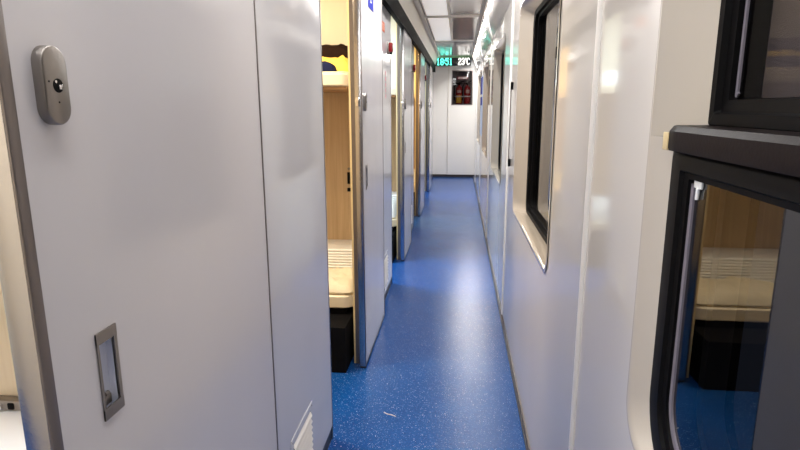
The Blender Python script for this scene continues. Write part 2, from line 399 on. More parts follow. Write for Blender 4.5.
# windows beyond the first
ORD = ['nearest', 'second', 'third', 'fourth', 'fifth']
for k in range(1, 5):
    y0, y1 = WIN[k]
    wn = thing('window_%d' % (k+1), (XR, (y0+y1)/2, ZW0), 'rounded coach window with black gasket, ' + ORD[k] + ' from the camera', 'window', kind='structure')
    A = rrect(y0, y1, ZW0, ZW1, RW); A1 = rrect(y0+0.006, y1-0.006, ZW0+0.004, ZW1-0.004, RW)
    B = rrect(y0+0.05, y1-0.055, ZW0-0.004, ZW1-0.022, RW*0.9); B2 = rrect(y0+0.055, y1-0.06, ZW0+0.001, ZW1-0.026, RW*0.9)
    bm = bm_new()
    loft(bm, [[(XR-0.0035, a, b) for a, b in rrect(y0-0.012, y1+0.012, ZW0-0.012, ZW1+0.012, RW+0.01)], [(XR-0.0045, a, b) for a, b in A],
              [(XR+0.003, a, b) for a, b in A1], [(0.345, a, b) for a, b in B], [(0.349, a, b) for a, b in B2]])
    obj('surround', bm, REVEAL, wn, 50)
    bm = bm_new()
    G0 = rrect(y0+0.049, y1-0.054, ZW0-0.005, ZW1-0.021, RW*0.9)
    G1 = rrect(y0+0.060, y1-0.065, ZW0+0.006, ZW1-0.032, RW*0.85); G2 = rrect(y0+0.075, y1-0.080, ZW0+0.020, ZW1-0.047, RW*0.8)
    G3 = rrect(y0+0.085, y1-0.090, ZW0+0.030, ZW1-0.057, RW*0.75)
    loft(bm, [[(0.347, a, b) for a, b in G0], [(0.340, a, b) for a, b in G1], [(0.344, a, b) for a, b in G2], [(0.358, a, b) for a, b in G2],
              [(0.360, a, b) for a, b in G3], [(0.385, a, b) for a, b in G3], [(0.385, a, b) for a, b in G0]], close=True)
    obj('gasket', bm, BLACK, wn, 40)
    bm = bm_new(); P = rrect(y0+0.080, y1-0.085, ZW0+0.025, ZW1-0.052, RW*0.78)
    loft(bm, [[(0.370, a, b) for a, b in P], [(0.374, a, b) for a, b in P]])
    f = [bm.verts[i] for i in range(len(P))] if False else None
    bm.verts.ensure_lookup_table(); bm.faces.new(bm.verts[:len(P)])
    obj('pane', bm, GLASS, wn)

# ------------------------------------------------------------------ the near window (opening upper light, proud lower light)
y0, y1 = WIN[0]
wn = thing('window_1', (XR, (y0+y1)/2, ZW0), 'nearest window, black framed with a dark ledge between upper and lower panes', 'window', kind='structure')
ZL = 1.238                                    # ledge height
bm = bm_new()                                 # moulded surround: deep above the ledge, shallow below
def surround(za, zb, xin, ins, top):
    r = RW
    A = rrect(y0, y1, ZW0, ZW1, r, 10); B = rrect(y0+ins, y1-ins, ZW0+0.03, ZW1-0.03, r*0.8, 10)
    lip = rrect(y0-0.014, y1+0.010, ZW0-0.012, ZW1+0.012, r+0.01, 10)
    m_ = len(A)
    def seg(L, x):
        out = []
        n4 = 11
        # walk the open polyline on one side of the ledge, adding the cut points
        if top: idx = list(range(n4, 3*n4)); pts = [(L[n4][0], za)] + [L[i] for i in idx] + [(L[3*n4-1][0], za)]
        else: idx = list(range(3*n4, 4*n4)) + list(range(0, n4)); pts = [(L[3*n4][0], zb)] + [L[i] for i in idx] + [(L[n4-1][0], zb)]
        return [(x, a, b) for a, b in pts]
    loops = [seg(lip, XR-0.003), seg(A, XR-0.004), seg(rrect(y0+0.008, y1-0.008, ZW0+0.006, ZW1-0.006, r, 10), XR+0.001+(0.004 if top else 0)), seg(B, xin)]
    R = [[bm.verts.new(p) for p in L] for L in loops]
    for P, Q in zip(R, R[1:]):
        for k in range(len(P)-1): bm.faces.new((P[k], P[k+1], Q[k+1], Q[k]))
surround(ZL, None, 0.343, 0.050, True); surround(None, ZL, 0.306, 0.046, False)
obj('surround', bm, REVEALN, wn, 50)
# upper light
yi0, yi1 = y0+0.048, y1-0.048
bm = bm_new()
def ring(xs, n=7): loft(bm, [[(x, a, b) for a, b in P] for x, P in xs], close=True)
U = lambda d, r: rrect(yi0+d, yi1-d, ZL+0.012+d, ZW1-0.028-d, max(r, 0.004), 7, max(r, 0.05-d*0.5))
ring([(0.345, U(0, 0.004)), (0.338, U(0.006, 0.004)), (0.338, U(0.020, 0.004)), (0.346, U(0.023, 0.004)), (0.347, U(0.038, 0.004)), (0.365, U(0.040, 0.004)), (0.40, U(0.040, 0.004)), (0.40, U(0, 0.004))])
obj('upper_frame', bm, BLACKP, wn, 40)
bm = bm_new()
def strip(F, xs, far):      # far: list of point indices of the loop followed by the strip
    V = [[bm.verts.new((x, *F(d)[i])) for i in far] for x, d in xs]
    for A_, B_ in zip(V, V[1:]+V[:1]):
        for k in range(len(A_)-1): bm.faces.new((A_[k], A_[k+1], B_[k+1], B_[k]))
strip(lambda d: U(d, 0), [(0.3530, 0.041), (0.3530, 0.046), (0.3558, 0.046), (0.3558, 0.041)], list(range(0, 9)))
obj('upper_spacer', bm, SPACER, wn, 40)
bm = bm_new(); P = U(0.040, 0.004); loft(bm, [[(0.3560, a, b) for a, b in P], [(0.3580, a, b) for a, b in P]]); bm.verts.ensure_lookup_table(); bm.faces.new(bm.verts[:len(P)])
obj('upper_pane', bm, GLASS2, wn)
bx('blind', MESH, wn, 0.386, 0.389, yi0+0.03, yi1-0.03, ZL+0.04, ZW1-0.06)
# lower light, proud of the wall surround
yl0, yl1 = y0+0.045, y1-0.046
bm = bm_new()
Lo = lambda d, r: rrect(yl0+d, yl1-d, 0.742+d, ZL-0.014-d*0.6, max(0.120-d*0.7, 0.02), 9, 0.004)
ring([(0.306, Lo(0, 0)), (0.297, Lo(0.006, 0)), (0.294, Lo(0.014, 0)), (0.294, Lo(0.044, 0)), (0.299, Lo(0.048, 0)), (0.300, Lo(0.060, 0)), (0.309, Lo(0.063, 0)), (0.39, Lo(0.063, 0)), (0.39, Lo(0, 0))])
obj('lower_frame', bm, BLACKP, wn, 40)
bm = bm_new()
strip(lambda d: Lo(d, 0), [(0.3030, 0.0635), (0.3030, 0.0720), (0.3058, 0.0720), (0.3058, 0.0635)], list(range(30, 40))+list(range(0, 11)))
obj('lower_spacer', bm, SPACER, wn, 40)
bm = bm_new(); ring([(0.340, Lo(0.063, 0)), (0.340, Lo(0.080, 0)), (0.370, Lo(0.080, 0)), (0.370, Lo(0.063, 0))])
obj('outer_spacer', bm, SPACERD, wn, 40)
bm = bm_new(); P = Lo(0.063, 0); loft(bm, [[(0.3060, a, b) for a, b in P], [(0.3080, a, b) for a, b in P]]); bm.verts.ensure_lookup_table(); bm.faces.new(bm.verts[:len(P)])
obj('lower_pane', bm, GLASS, wn)
# ledge between the two
bm = bm_new()
pl = [(0.345, yi1+0.001), (0.300, yi1+0.001), (0.2845, yi1-0.022), (0.2835, yi1-0.05), (0.2835, yi0+0.05), (0.300, yi0), (0.345, yi0)]
R = loft(bm, [[(x, y, ZL-0.016) for x, y in pl], [(x-0.0015 if x < 0.3 else x, y, ZL-0.012) for x, y in pl], [(x-0.0015 if x < 0.3 else x, y, ZL+0.010) for x, y in pl], [(x+0.004 if x < 0.3 else x, y, ZL+0.017) for x, y in pl]])
bm.faces.new(R[0][::-1]); bm.faces.new(R[-1])
obj('ledge', bm, LEDGE, wn, 35)
bx('ledge_clip', JAMBL, wn, 0.2815, 0.2850, yi1-0.022, yi1-0.004, ZL-0.016, ZL+0.008, bev=0.001)
bm = bm_new(); box(bm, 0.302, 0.3055, yl1-0.095, yl1-0.073, 1.178, 1.190, bev=0.001); cyl(bm, (0.303, yl1-0.085, 1.178), (0.3035, yl1-0.083, 1.164), 0.0025, 10)
obj('latch', bm, WHITEP, wn, 40)

# ------------------------------------------------------------------ left wall: fixed panels between the doorways
OP = [(-2.042+PIT*i, -1.37+PIT*i) for i in range(1, 7)]      # doorways (y range): i=1..5 lie beside doors 1..5
OP = [(-0.042+PIT*i, 0.63+PIT*i) for i in range(0, 5)]
bm = bm_new(); prev = YN
for a, b in OP: box(bm, XPB, XP, prev, a, 0.058, 1.96); prev = b
box(bm, XPB, XP, prev, YE, 0.058, 1.96)
box(bm, XPB, XP, YN, YE, 1.96, ZC)
tag(obj('wall_left', bm, WALL_L), 'glossy grey white compartment wall with doorways on the left of the corridor', 'wall', kind='structure')
bm = bm_new(); prev = YN
for a, b in OP: box(bm, XPB, XP-0.004, prev, a, 0.0, 0.058); prev = b
box(bm, XPB, XP-0.004, prev, YE, 0, 0.058)
tag(obj('baseboard_left', bm, KICK), 'dark brown skirting under the left wall panels', 'skirting', kind='structure')
n_ = 9
for i, (a, b) in enumerate(OP):
    bm = bm_new()
    box(bm, XPB-0.010, XP+0.0015, a-0.004, a+0.004, 0.0, 1.935)                 # metal edge at the near jamb
    tag(obj('trim_%d' % n_, bm, ALU), 'thin metal edge strip at the near jamb of the %s doorway' % ORD[i], 'edge strip', kind='structure'); n_ += 1
    bm = bm_new(); box(bm, XPB-0.010, XPB-0.001, b-0.004, b+0.004, 0.0, 1.96)
    tag(obj('trim_%d' % n_, bm, JAMBL), 'pale strip at the far jamb of the %s doorway' % ORD[i], 'jamb', kind='structure'); n_ += 1
    bm = bm_new(); box(bm, XPB-0.001, XP-0.001, b-0.005, b-0.0005, 0.0, 1.96)
    tag(obj('trim_%d' % n_, bm, ALUD), 'dark metal far jamb of the %s doorway' % ORD[i], 'jamb', kind='structure'); n_ += 1

# sliding doors
def make_door(i, yn):
    """front face at XD with a real pocket for the flush pull"""
    W = 0.724; yf = yn+W; z0, z1 = 0.012, 1.884; xb = XD-0.030
    d = thing('door_%d' % i, (XD, yn, 0), 'glossy pale grey sliding compartment door, ' + ORD[i-1] + ' from the camera', 'door', kind='structure')
    hy0, hy1, hz0, hz1 = yn+0.096, yn+0.127, 0.895, 1.002
    bm = bm_new()
    e = 0.003
    O = outer_match(yn+0.006, yf, z0, z1, 0); H = [(hy1, hz0), (hy1, hz1), (hy0, hz1), (hy0, hz0)]
    R = loft(bm, [[(XD, a, b) for a, b in H], [(XD, a, b) for a, b in O], [(xb, a, b) for a, b in O]])
    bm.faces.new(R[-1])
    obj('door_leaf', bm, DOORM, d)
    bm = bm_new()    # metal leading edge: bright facet towards the doorway, dark lip on the face
    box(bm, xb-0.0005, XD+0.0005, yn, yn+0.0065, z0, z1, bev=0.0015)
    obj('leading_edge', bm, ALU, d, 40)
    bm = bm_new(); box(bm, XD-0.001, XD+0.0025, yn+0.0005, yn+0.0165, z0, z1, bev=0.001)
    obj('edge_lip', bm, ALUD, d, 40)
    bm = bm_new(); box(bm, XD-0.002, XD+0.0015, yf-0.004, yf+0.0015, z0, z1)
    obj('rear_edge', bm, ALUD, d)
    bm = bm_new(); box(bm, xb+0.002, XD+0.0012, yn+0.003, yf, 0.004, 0.020, bev=0.001)
    obj('bottom_edge', bm, KICK, d, 40)
    # flush pull: frame + pocket
    h = d
    bm = bm_new()
    P0 = [(hy1+0.006, hz0-0.004), (hy1+0.006, hz1+0.004), (hy0-0.004, hz1+0.004), (hy0-0.004, hz0-0.004)]
    loft(bm, [[(XD+0.0002, a, b) for a, b in P0], [(XD+0.0022, a, b) for a, b in P0], [(XD+0.0022, a, b) for a, b in H], [(XD-0.002, a, b) for a, b in H]])
    box(bm, XD+0.0002, XD+0.0026, hy0-0.004, hy1+0.006, hz1-0.010, hz1+0.005); box(bm, XD+0.0002, XD+0.0026, hy0-0.004, hy1+0.006, hz0-0.005, hz0+0.010)
    hf = obj('door_handle', bm, STEEL, d)
    bm = bm_new(); R = loft(bm, [[(XD, a, b) for a, b in H], [(XD-0.011, a, b) for a, b in H]]); bm.faces.new(R[-1])
    obj('pocket', bm, RECESS, hf)
    bm = bm_new(); cyl(bm, (XD-0.008, hy0+0.014, hz0+0.022), (XD-0.008, hy1-0.010, hz0+0.022), 0.003, 12); box(bm, XD-0.011, XD-0.006, hy0+0.012, hy0+0.024, hz0+0.008, hz0+0.02)
    obj('release_catch', bm, STEEL, hf, 40)
    # lock escutcheon (stadium plate) with a dark keyhole and a small thumb turn
    cy, cz = yn+0.066, 1.304; r = 0.0190; hh = 0.0415
    bm = bm_new()
    def stad(s, x, k=14):
        out = []
        for j in range(k+1): a = PI*j/k; out.append((x, cy+r*s*math.cos(a), cz+(hh-r)+r*s*math.sin(a)))
        for j in range(k+1): a = PI+PI*j/k; out.append((x, cy+r*s*math.cos(a), cz-(hh-r)+r*s*math.sin(a)))
        return out
    R = loft(bm, [stad(1, XD), stad(1.0, XD+0.0105), stad(0.97, XD+0.0115), stad(0.92, XD+0.012)]); bm.faces.new(R[-1])
    lk = obj('lock_plate', bm, STEEL, d, 35)
    bm = bm_new(); cyl(bm, (XD+0.0115, cy+0.001, cz), (XD+0.0126, cy+0.001, cz), 0.0075, 20); obj('keyhole', bm, BLACK, lk, 40)
    bm = bm_new(); box(bm, XD+0.0122, XD+0.0145, cy+0.000, cy+0.0055, cz-0.004, cz+0.0010, bev=0.0006); cyl(bm, (XD+0.0122, cy-0.003, cz+0.004), (XD+0.0136, cy-0.003, cz+0.004), 0.0016, 8)
    obj('thumb_turn', bm, CHROME, lk, 40)
    for dy, dz in ((-0.012, 0.004), (0.000, -0.0175)):
        bm = bm_new(); cyl(bm, (XD+0.0115, cy+dy, cz+dz), (XD+0.0124, cy+dy, cz+dz), 0.0011, 10); obj('screw', bm, BLACK, lk, 40)
    # hook bolt standing out of the leading edge
    bm = bm_new(); box(bm, XD-0.026, XD-0.006, yn-0.004, yn+0.001, 1.285, 1.325, bev=0.001)
    cyl(bm, (XD-0.016, yn-0.03, 1.308), (XD-0.016, yn, 1.308), 0.0045, 12); cyl(bm, (XD-0.016, yn-0.034, 1.308), (XD-0.016, yn-0.026, 1.308), 0.0085, 12)
    obj('hook_bolt', bm, CHROME, d, 40)
    return d
yds = [0.513, 2.567, 4.567, 6.567, 8.567]
DO = {}
for i, yn in enumerate(yds): DO[i+1] = make_door(i+1, yn)
# round-headed gap line where the first door's rear edge meets the wall is real: the leaf stands proud

# ------------------------------------------------------------------ end wall
XE0, XE1 = -0.60, 0.30; XS = -0.205
bm = bm_new(); box(bm, -0.62, XS, YE, YE+0.02, 0.05, ZC)
bmh = rrect(-0.152, 0.224, 0, 1, 0.01)
cab = (-0.135, 0.222, 1.325, 1.915)
loft(bm, [[(a, YE-0.022, b) for a, b in outer_match(XS+0.004, 0.30, 0.05, ZC, 0)], [(a, YE-0.022, b) for a, b in [(cab[1], cab[2]), (cab[1], cab[3]), (cab[0], cab[3]), (cab[0], cab[2])]],
          [(a, YE+0.17, b) for a, b in [(cab[1], cab[2]), (cab[1], cab[3]), (cab[0], cab[3]), (cab[0], cab[2])]]])
box(bm, XS+0.003, XS+0.006, YE-0.022, YE+0.02, 0.05, ZC)
tag(obj('wall_back', bm, ENDW), 'cream end wall closing the corridor', 'wall', kind='structure')
bm = bm_new(); box(bm, -0.50, XS, YE-0.004, YE+0.02, 0, 0.05); box(bm, XS, XR, YE-0.027, YE+0.01, 0, 0.045)
tag(obj('baseboard_back', bm, KICK), 'dark skirting at the foot of the end wall', 'skirting', kind='structure')
bm = bm_new(); box(bm, XS-0.003, XS+0.006, YE-0.028, YE-0.020, 0.045, 1.99, bev=0.002)
tag(obj('trim_40', bm, CEILRIB, None, 40), 'thin vertical edge between the two halves of the end wall', 'edge strip', kind='structure')

# fire extinguisher cabinet
fc = thing('extinguisher_cabinet', (0.045, YE-0.02, 1.325), 'glass-fronted recessed cabinet in the end wall holding two fire extinguishers', 'cabinet')
bm = bm_new(); c0, c1, c2, c3 = cab
box(bm, c0+0.002, c1-0.002, YE+0.15, YE+0.165, c2+0.002, c3-0.002); box(bm, c0+0.001, c0+0.008, YE-0.015, YE+0.15, c2+0.002, c3-0.002); box(bm, c1-0.008, c1-0.001, YE-0.015, YE+0.15, c2+0.002, c3-0.002)
box(bm, c0+0.008, c1-0.008, YE-0.015, YE+0.15, c2+0.001, c2+0.008); box(bm, c0+0.008, c1-0.008, YE-0.015, YE+0.15, c3-0.008, c3-0.001)
obj('lining', bm, CABBACK, fc)
bm = bm_new(); A = [(c1+0.012, c2-0.012), (c1+0.012, c3+0.012), (c0-0.012, c3+0.012), (c0-0.012, c2-0.012)]; B = [(c1-0.004, c2+0.004), (c1-0.004, c3-0.004), (c0+0.004, c3-0.004), (c0+0.004, c2+0.004)]
loft(bm, [[(a, YE-0.0225, b) for a, b in A], [(a, YE-0.030, b) for a, b in A], [(a, YE-0.030, b) for a, b in B], [(a, YE-0.0225, b) for a, b in B]], close=True)
obj('cabinet_frame', bm, ALUD, fc)
bx('glass_front', CABGLASS, fc, c0+0.004, c1-0.004, YE-0.026, YE-0.024, c2+0.004, c3-0.004)
bx('retaining_bar', WHITEP, fc, c0+0.05, c1-0.02, YE+0.0, YE+0.006, 1.458, 1.476)
bx('warning_plate', SIGNRED, fc, -0.050, 0.145, YE-0.0262+0.001, YE-0.0240, 1.765, 1.815)
text_mesh('warning_text', '灭火器箱', 0.038, PRINT, fc, face_ny(0.0475, YE-0.0275, 1.789))
def extinguisher(x, lab, cols, lean):
    t = thing('fire_extinguisher', (x, YE+0.075, c2+0.009), lab, 'fire extinguisher')
    zb = c2+0.009; bm = bm_new()
    lathe(bm, x, YE+0.075, [(0.050, zb), (0.058, zb+0.006), (0.060, zb+0.02), (0.060, zb+0.25), (0.054, zb+0.285), (0.036, zb+0.308), (0.018, zb+0.318), (0.016, zb+0.33)])
    obj('cylinder_body', bm, REDC, t, 50)
    bm = bm_new(); cyl(bm, (x, YE+0.075, zb+0.325), (x, YE+0.075, zb+0.355), 0.014, 14); box(bm, x-0.02, x+0.02, YE+0.06, YE+0.09, zb+0.345, zb+0.362, bev=0.003); obj('valve', bm, BLACK, t, 40)
    bm = bm_new(); tube(bm, [(x-0.02, YE+0.07, zb+0.365), (x+0.03, YE+0.05, zb+0.385), (x+0.085, YE+0.04, zb+0.405+lean)], 0.008); tube(bm, [(x-0.02, YE+0.07, zb+0.352), (x+0.03, YE+0.05, zb+0.360), (x+0.075, YE+0.045, zb+0.362)], 0.006)
    obj('lever', bm, BLACK, t, 40)
    bm = bm_new(); tube(bm, [(x-0.01, YE+0.06, zb+0.35), (x-0.05, YE+0.035, zb+0.37), (x-0.085, YE+0.02, zb+0.31), (x-0.088, YE+0.02, zb+0.18), (x-0.084, YE+0.02, zb+0.06)], 0.009); obj('hose', bm, BLACK, t, 60)
    def lab_(name, mat, za, zc, a0, a1):
        bm = bm_new(); L0, L1 = [], []
        for k in range(9):
            a = a0+(a1-a0)*k/8; L0.append((x+0.0608*math.cos(a), YE+0.075+0.0608*math.sin(a), za)); L1.append((L0[-1][0], L0[-1][1], zc))
        V = [[bm.verts.new(p) for p in L] for L in (L0, L1)]
        for k in range(8): bm.faces.new((V[0][k], V[0][k+1], V[1][k+1], V[1][k]))
        obj(name, bm, mat, t, 60)
    for nm, mat, za, zc, a0, a1 in cols: lab_(nm, mat, zb+za, zb+zc, a0, a1)
extinguisher(-0.010, 'left of the two red fire extinguishers, with a large yellow label', [('yellow_label', YLAB, 0.02, 0.155, -PI*0.8, -PI*0.25), ('upper_label', PLAB, 0.20, 0.245, -PI*0.7, -PI*0.3)], 0.0)
extinguisher(0.140, 'right of the two red fire extinguishers, with a small pale label', [('upper_label', PLAB, 0.19, 0.25, -PI*0.65, -PI*0.3)], 0.02)

# time and temperature display above the end wall
dp = thing('passenger_display', (-0.11, 10.30, 1.99), 'dark hanging display above the end wall showing green time and white temperature', 'display')
bm = bm_new(); box(bm, -0.435, 0.188, 10.30, 10.36, 1.992, 2.138, bev=0.003); obj('housing', bm, DISPB, dp, 40)
bm = bm_new(); box(bm, -0.435, 0.188, 10.292, 10.302, 2.132, 2.143); obj('top_edge', bm, GREENBAR, dp)
bm = bm_new(); box(bm, -0.433, 0.186, 10.36, YE+0.0, 2.05, 2.14); obj('bracket', bm, DISPB, dp)
FONT = {'0': "01110 10001 10001 10001 10001 10001 01110", '1': "00100 01100 00100 00100 00100 00100 01110", '2': "01110 10001 00001 00110 01000 10000 11111",
        '3': "01110 10001 00001 00110 00001 10001 01110", '5': "11111 10000 11110 00001 00001 10001 01110", ':': "0 0 1 0 1 0 0", 'C': "01110 10001 10000 10000 10000 10001 01110",
        'o': "110 110 000 000 000 000 000", '8': "01110 10001 10001 01110 10001 10001 01110"}
def leds(name, s, x, mat, px, pz, ztop):
    cx = x
    for ch in s:
        rows = FONT[ch].split(); bm = bm_new()
        for r_, row in enumerate(rows):
            for c_, v in enumerate(row):
                if v == '1': box(bm, cx+c_*px, cx+c_*px+px*1.0, 10.2965, 10.3005, ztop-(r_+1)*pz, ztop-r_*pz)
        cx += (len(rows[0])+1)*px
        obj(name, bm, mat, dp)
leds('time_digit', '18:51', -0.412, LEDG, 0.0110, 0.0170, 2.122)
leds('temperature_digit', '23', -0.035, LEDW, 0.0100, 0.0170, 2.122)
leds('degree_sign', 'o', 0.086, LEDW, 0.0085, 0.0170, 2.122)
leds('celsius_letter', 'C', 0.116, LEDW, 0.0100, 0.0170, 2.122)

# ================================================================== THINGS ON THE WALLS
# vents, low on each fixed wall panel
def make_vent(y, lab):
    t = thing('air_vent', (XP, y, 0.10), lab, 'vent', 'louvred vents low on the left wall panels')
    ya, yb, za, zb = y-0.10, y+0.10, 0.105, 0.300
    bm = bm_new(); A = [(yb+0.018, za-0.018), (yb+0.018, zb+0.022), (ya-0.018, zb+0.022), (ya-0.018, za-0.018)]; B = [(yb, za), (yb, zb), (ya, zb), (ya, za)]
    loft(bm, [[(XP+0.0002, a, b) for a, b in A], [(XP+0.0025, a, b) for a, b in A], [(XP+0.0025, a, b) for a, b in B], [(XP+0.0002, a, b) for a, b in B]], close=True)
    obj('vent_frame', bm, WALL_L, t)
    bx('vent_backing', BLACK, t, XP+0.0001, XP+0.0006, ya, yb, za, zb)
    for k in range(9):
        z = za+0.006+k*(zb-za-0.004)/9; bm = bm_new()
        loft(bm, [[(XP+0.0006, ya+0.0005, z+0.016), (XP+0.0075, ya+0.0005, z+0.002), (XP+0.0075, ya+0.0005, z), (XP+0.0006, ya+0.0005, z+0.011)],
                  [(XP+0.0006, yb-0.005, z+0.016), (XP+0.0075, yb-0.005, z+0.002), (XP+0.0075, yb-0.005, z), (XP+0.0006, yb-0.005, z+0.011)]])
        obj('louvre', bm, BEAD, t)
    for yy in (ya-0.009, yb+0.009):
        bm = bm_new(); cyl(bm, (XP+0.002, yy, zb+0.011), (XP+0.0035, yy, zb+0.011), 0.003, 10); obj('screw', bm, STEEL, t, 40)
    return t
v0 = make_vent(1.555, 'small white louvred vent low on the panel between the first door and the bunk doorway')
def vary_copy(o, dy, lab):
    c = copy_tree(o); c.location.y += dy; c['label'] = lab; return c
vary_copy(v0, 2.035, 'small white louvred vent low on the panel just past the second door')
vary_copy(v0, 4.035, 'small white louvred vent low on the panel past the third door')
# red alarm units, high on each fixed panel beside the doorway
def make_alarm(y, lab):
    t = thing('fire_alarm_button', (XP, y, 1.62), lab, 'alarm', 'red alarm buttons on the left wall')
    bm = bm_new(); box(bm, XP+0.0002, XP+0.010, y-0.032, y+0.032, 1.618, 1.695, bev=0.003); obj('back_plate', bm, STEEL, t, 40)
    bm = bm_new(); box(bm, XP+0.010, XP+0.034, y-0.026, y+0.028, 1.632, 1.690, bev=0.006); obj('red_housing', bm, RED, t, 40)
    bm = bm_new(); cyl(bm, (XP+0.034, y, 1.664), (XP+0.038, y, 1.664), 0.013, 16); obj('button', bm, WHITEP, t, 40)
    bm = bm_new(); cyl(bm, (XP+0.012, y+0.006, 1.625), (XP+0.030, y+0.006, 1.625), 0.007, 12); obj('jack', bm, BLACK, t, 40)
    return t
a0 = make_alarm(3.79, 'red alarm button high on the wall panel just past the second door, nearest fully visible')
vary_copy(a0, -2.03, 'red alarm button cut off by the top edge, before the bunk doorway')
vary_copy(a0, 1.95, 'red alarm button high on the panel past the third door')
vary_copy(a0, 3.85, 'small far red alarm button high on the panel past the fourth door')
# signs
t = thing('blue_sign', (XD, 2.88, 1.76), 'small blue sign high on the second sliding door', 'sign')
bx('sign_plate', SIGNBLUE, t, XD+0.0003, XD+0.002, 2.80, 2.96, 1.750, 1.85)
text_mesh('sign_text', '2', 0.07, PRINT, t, face_px(XD+0.0022, 2.88, 1.80))
t = thing('orange_notice', (XP, 3.60, 1.74), 'small orange notice above the alarm button past the second door', 'sign')
bx('notice_plate', SIGNOR, t, XP+0.0003, XP+0.0015, 3.50, 3.64, 1.735, 1.79)
bm = bm_new()
for k in range(3): box(bm, XP+0.0015, XP+0.0018, 3.515, 3.625, 1.747+k*0.014, 1.751+k*0.014)
obj('notice_lines', bm, PRINT, t)
t = thing('faded_sticker', (XP, 3.68, 1.40), 'faded pink vertical lettering on the panel below the nearest alarm button', 'sticker')
bm = bm_new(); random.seed(4)
for k in range(5):
    z = 1.50-k*0.036
    for j in range(3): box(bm, XP+0.0003, XP+0.0007, 3.655+random.uniform(-0.004, 0.004), 3.70, z-j*0.008, z-j*0.008+0.003)
    box(bm, XP+0.0003, XP+0.0007, 3.674, 3.681, z-0.022, z+0.005)
obj('lettering', bm, PINK, t)
t = thing('blue_notice_board', (XR, 7.55, 1.0), 'blue and white notice on the right wall beyond the third window', 'sign')
bx('board', SIGNLB, t, XR-0.006, XR-0.0005, 7.16, 7.72, 0.92, 1.66)
bx('blue_heading', SIGNBLUE, t, XR-0.008, XR-0.006, 7.17, 7.71, 1.30, 1.65)
bx('white_line', PRINT, t, XR-0.0095, XR-0.008, 7.17, 7.71, 1.405, 1.435)
# coat hooks on the straps of the cove
for i, y in enumerate(STR[2:5]):
    bm = bm_new()
    yy = y-0.03
    tube(bm, [(0.220, yy, 2.085), (0.2, yy, 2.06), (0.195, yy, 2.03), (0.212, yy, 1.985), (0.207, yy, 1.965), (0.196, yy, 1.965)], 0.005)
    cyl(bm, (0.218, yy, 2.075), (0.229, yy, 2.085), 0.011, 12)
    tag(obj('coat_hook', bm, BLACK, None, 50, origin=(0.22, yy, 2.08)), 'curved black coat hook under the cove, ' + ['nearest the camera, between the second and third windows', 'between the third and fourth windows', 'farthest, close to the end of the corridor'][i], 'hook', 'black hooks under the right cove')
# dark bar added as a stand-in doorway reflection on the pier between the second and third windows
t = thing('wall_reflection', (XR, 3.14, 0.95), 'slim dark bar standing in for a doorway reflection on the wall between the second and third windows', 'rail')
bm = bm_new(); cyl(bm, (XR-0.012, 3.14, 0.99), (XR-0.012, 3.14, 1.40), 0.003, 12); obj('reflection_bar', bm, ALUD, t, 40)
for z in (0.99, 1.40): bx('bracket', BLACK, t, XR-0.015, XR-0.0005, 3.134, 3.146, z-0.03, z+0.01, bev=0.002)  # dark end blocks of the same stand-in reflection

# ================================================================== COMPARTMENTS
for i, y in enumerate([-0.72, 1.28, 3.28, 5.28, 7.28, 9.28]):
    bm = bm_new(); box(bm, -2.45, XPB-0.0005, y-0.015, y+0.015, 0, ZC)
    tag(obj('wall_partition', bm, WOODP if i < 2 else WOOD), 'oak veneer partition behind the ' + (['first', 'first', 'second', 'third', 'fourth', 'last'][i]) + ' compartment' + (' on its near side' if i == 0 else ''), 'partition', kind='structure')
bm = bm_new(); box(bm, -2.5, -2.45, YN, YE, 0, ZC)
tag(obj('wall_outer_left', bm, PLASTER), 'cream outer wall of the compartments', 'wall', kind='structure')
# cream lining above the upper bunks
for i, y in enumerate([1.28, 3.28, 5.28, 7.28, 9.28]):
    bm = bm_new(); box(bm, -2.44, XPB-0.003, y-0.020, y-0.0152, 1.42, ZC-0.002)
    tag(obj('trim_%d' % (50+i), bm, PLASTER), 'cream lining above the upper bunk in the %s compartment' % ['first', 'second', 'third', 'fourth', 'last'][i], 'lining', kind='structure')

def prism_round(bm, x0, x1, ya, yb, za, zb, r, bev=0.006):
    """plan rounded at the corridor end (x1)"""
    def L(d):
        P = [(x0+d, ya+d), ]
        for cx, cy, a_ in ((x1-r, ya+r, -PI/2), (x1-r, yb-r, 0)):
            for k in range(8): a = a_+PI/2*k/7; P.append((cx+(r-d)*math.cos(a), cy+(r-d)*math.sin(a)))
        P.append((x0+d, yb-d)); return P
    loops = [[(x, y, za) for x, y in L(bev)], [(x, y, za+bev) for x, y in L(0)], [(x, y, zb-bev) for x, y in L(0)], [(x, y, zb) for x, y in L(bev)]]
    R = loft(bm, loops); bm.faces.new(R[0][::-1]); bm.faces.new(R[-1])
def soft(bm, x0, x1, ya, yb, za, zb, seed, amp=0.012, p=3.5, nx=30, ny=22, wr=9.0):
    """a soft cushion or folded cloth: superellipsoid cap with creases, flat underneath"""
    cx, cy = (x0+x1)/2, (ya+yb)/2; hx, hy = (x1-x0)/2, (yb-ya)/2; V = []
    for i in range(nx+1):
        row = []
        for j in range(ny+1):
            u, v = -1+2*i/nx, -1+2*j/ny
            k = max(0.0, 1-abs(u)**p)*max(0.0, 1-abs(v)**p)
            n = noise.noise(Vector((u*2+seed, v*2, seed)))*0.5 + abs(noise.noise(Vector((u*wr*0.4+seed, v*wr+u*3, 0.3))))*0.8
            row.append(bm.verts.new((cx+hx*u, cy+hy*v, za+(zb-za)*k**0.33*(1 if k > 0 else 0)+amp*n*k**0.5)))
        V.append(row)
    for i in range(nx):
        for j in range(ny): bm.faces.new((V[i][j], V[i+1][j], V[i+1][j+1], V[i][j+1]))
    W = [bm.verts.new((v.co.x, v.co.y, za)) for v in (V[0][0], V[nx][0], V[nx][ny], V[0][ny])]
    bm.faces.new(W)
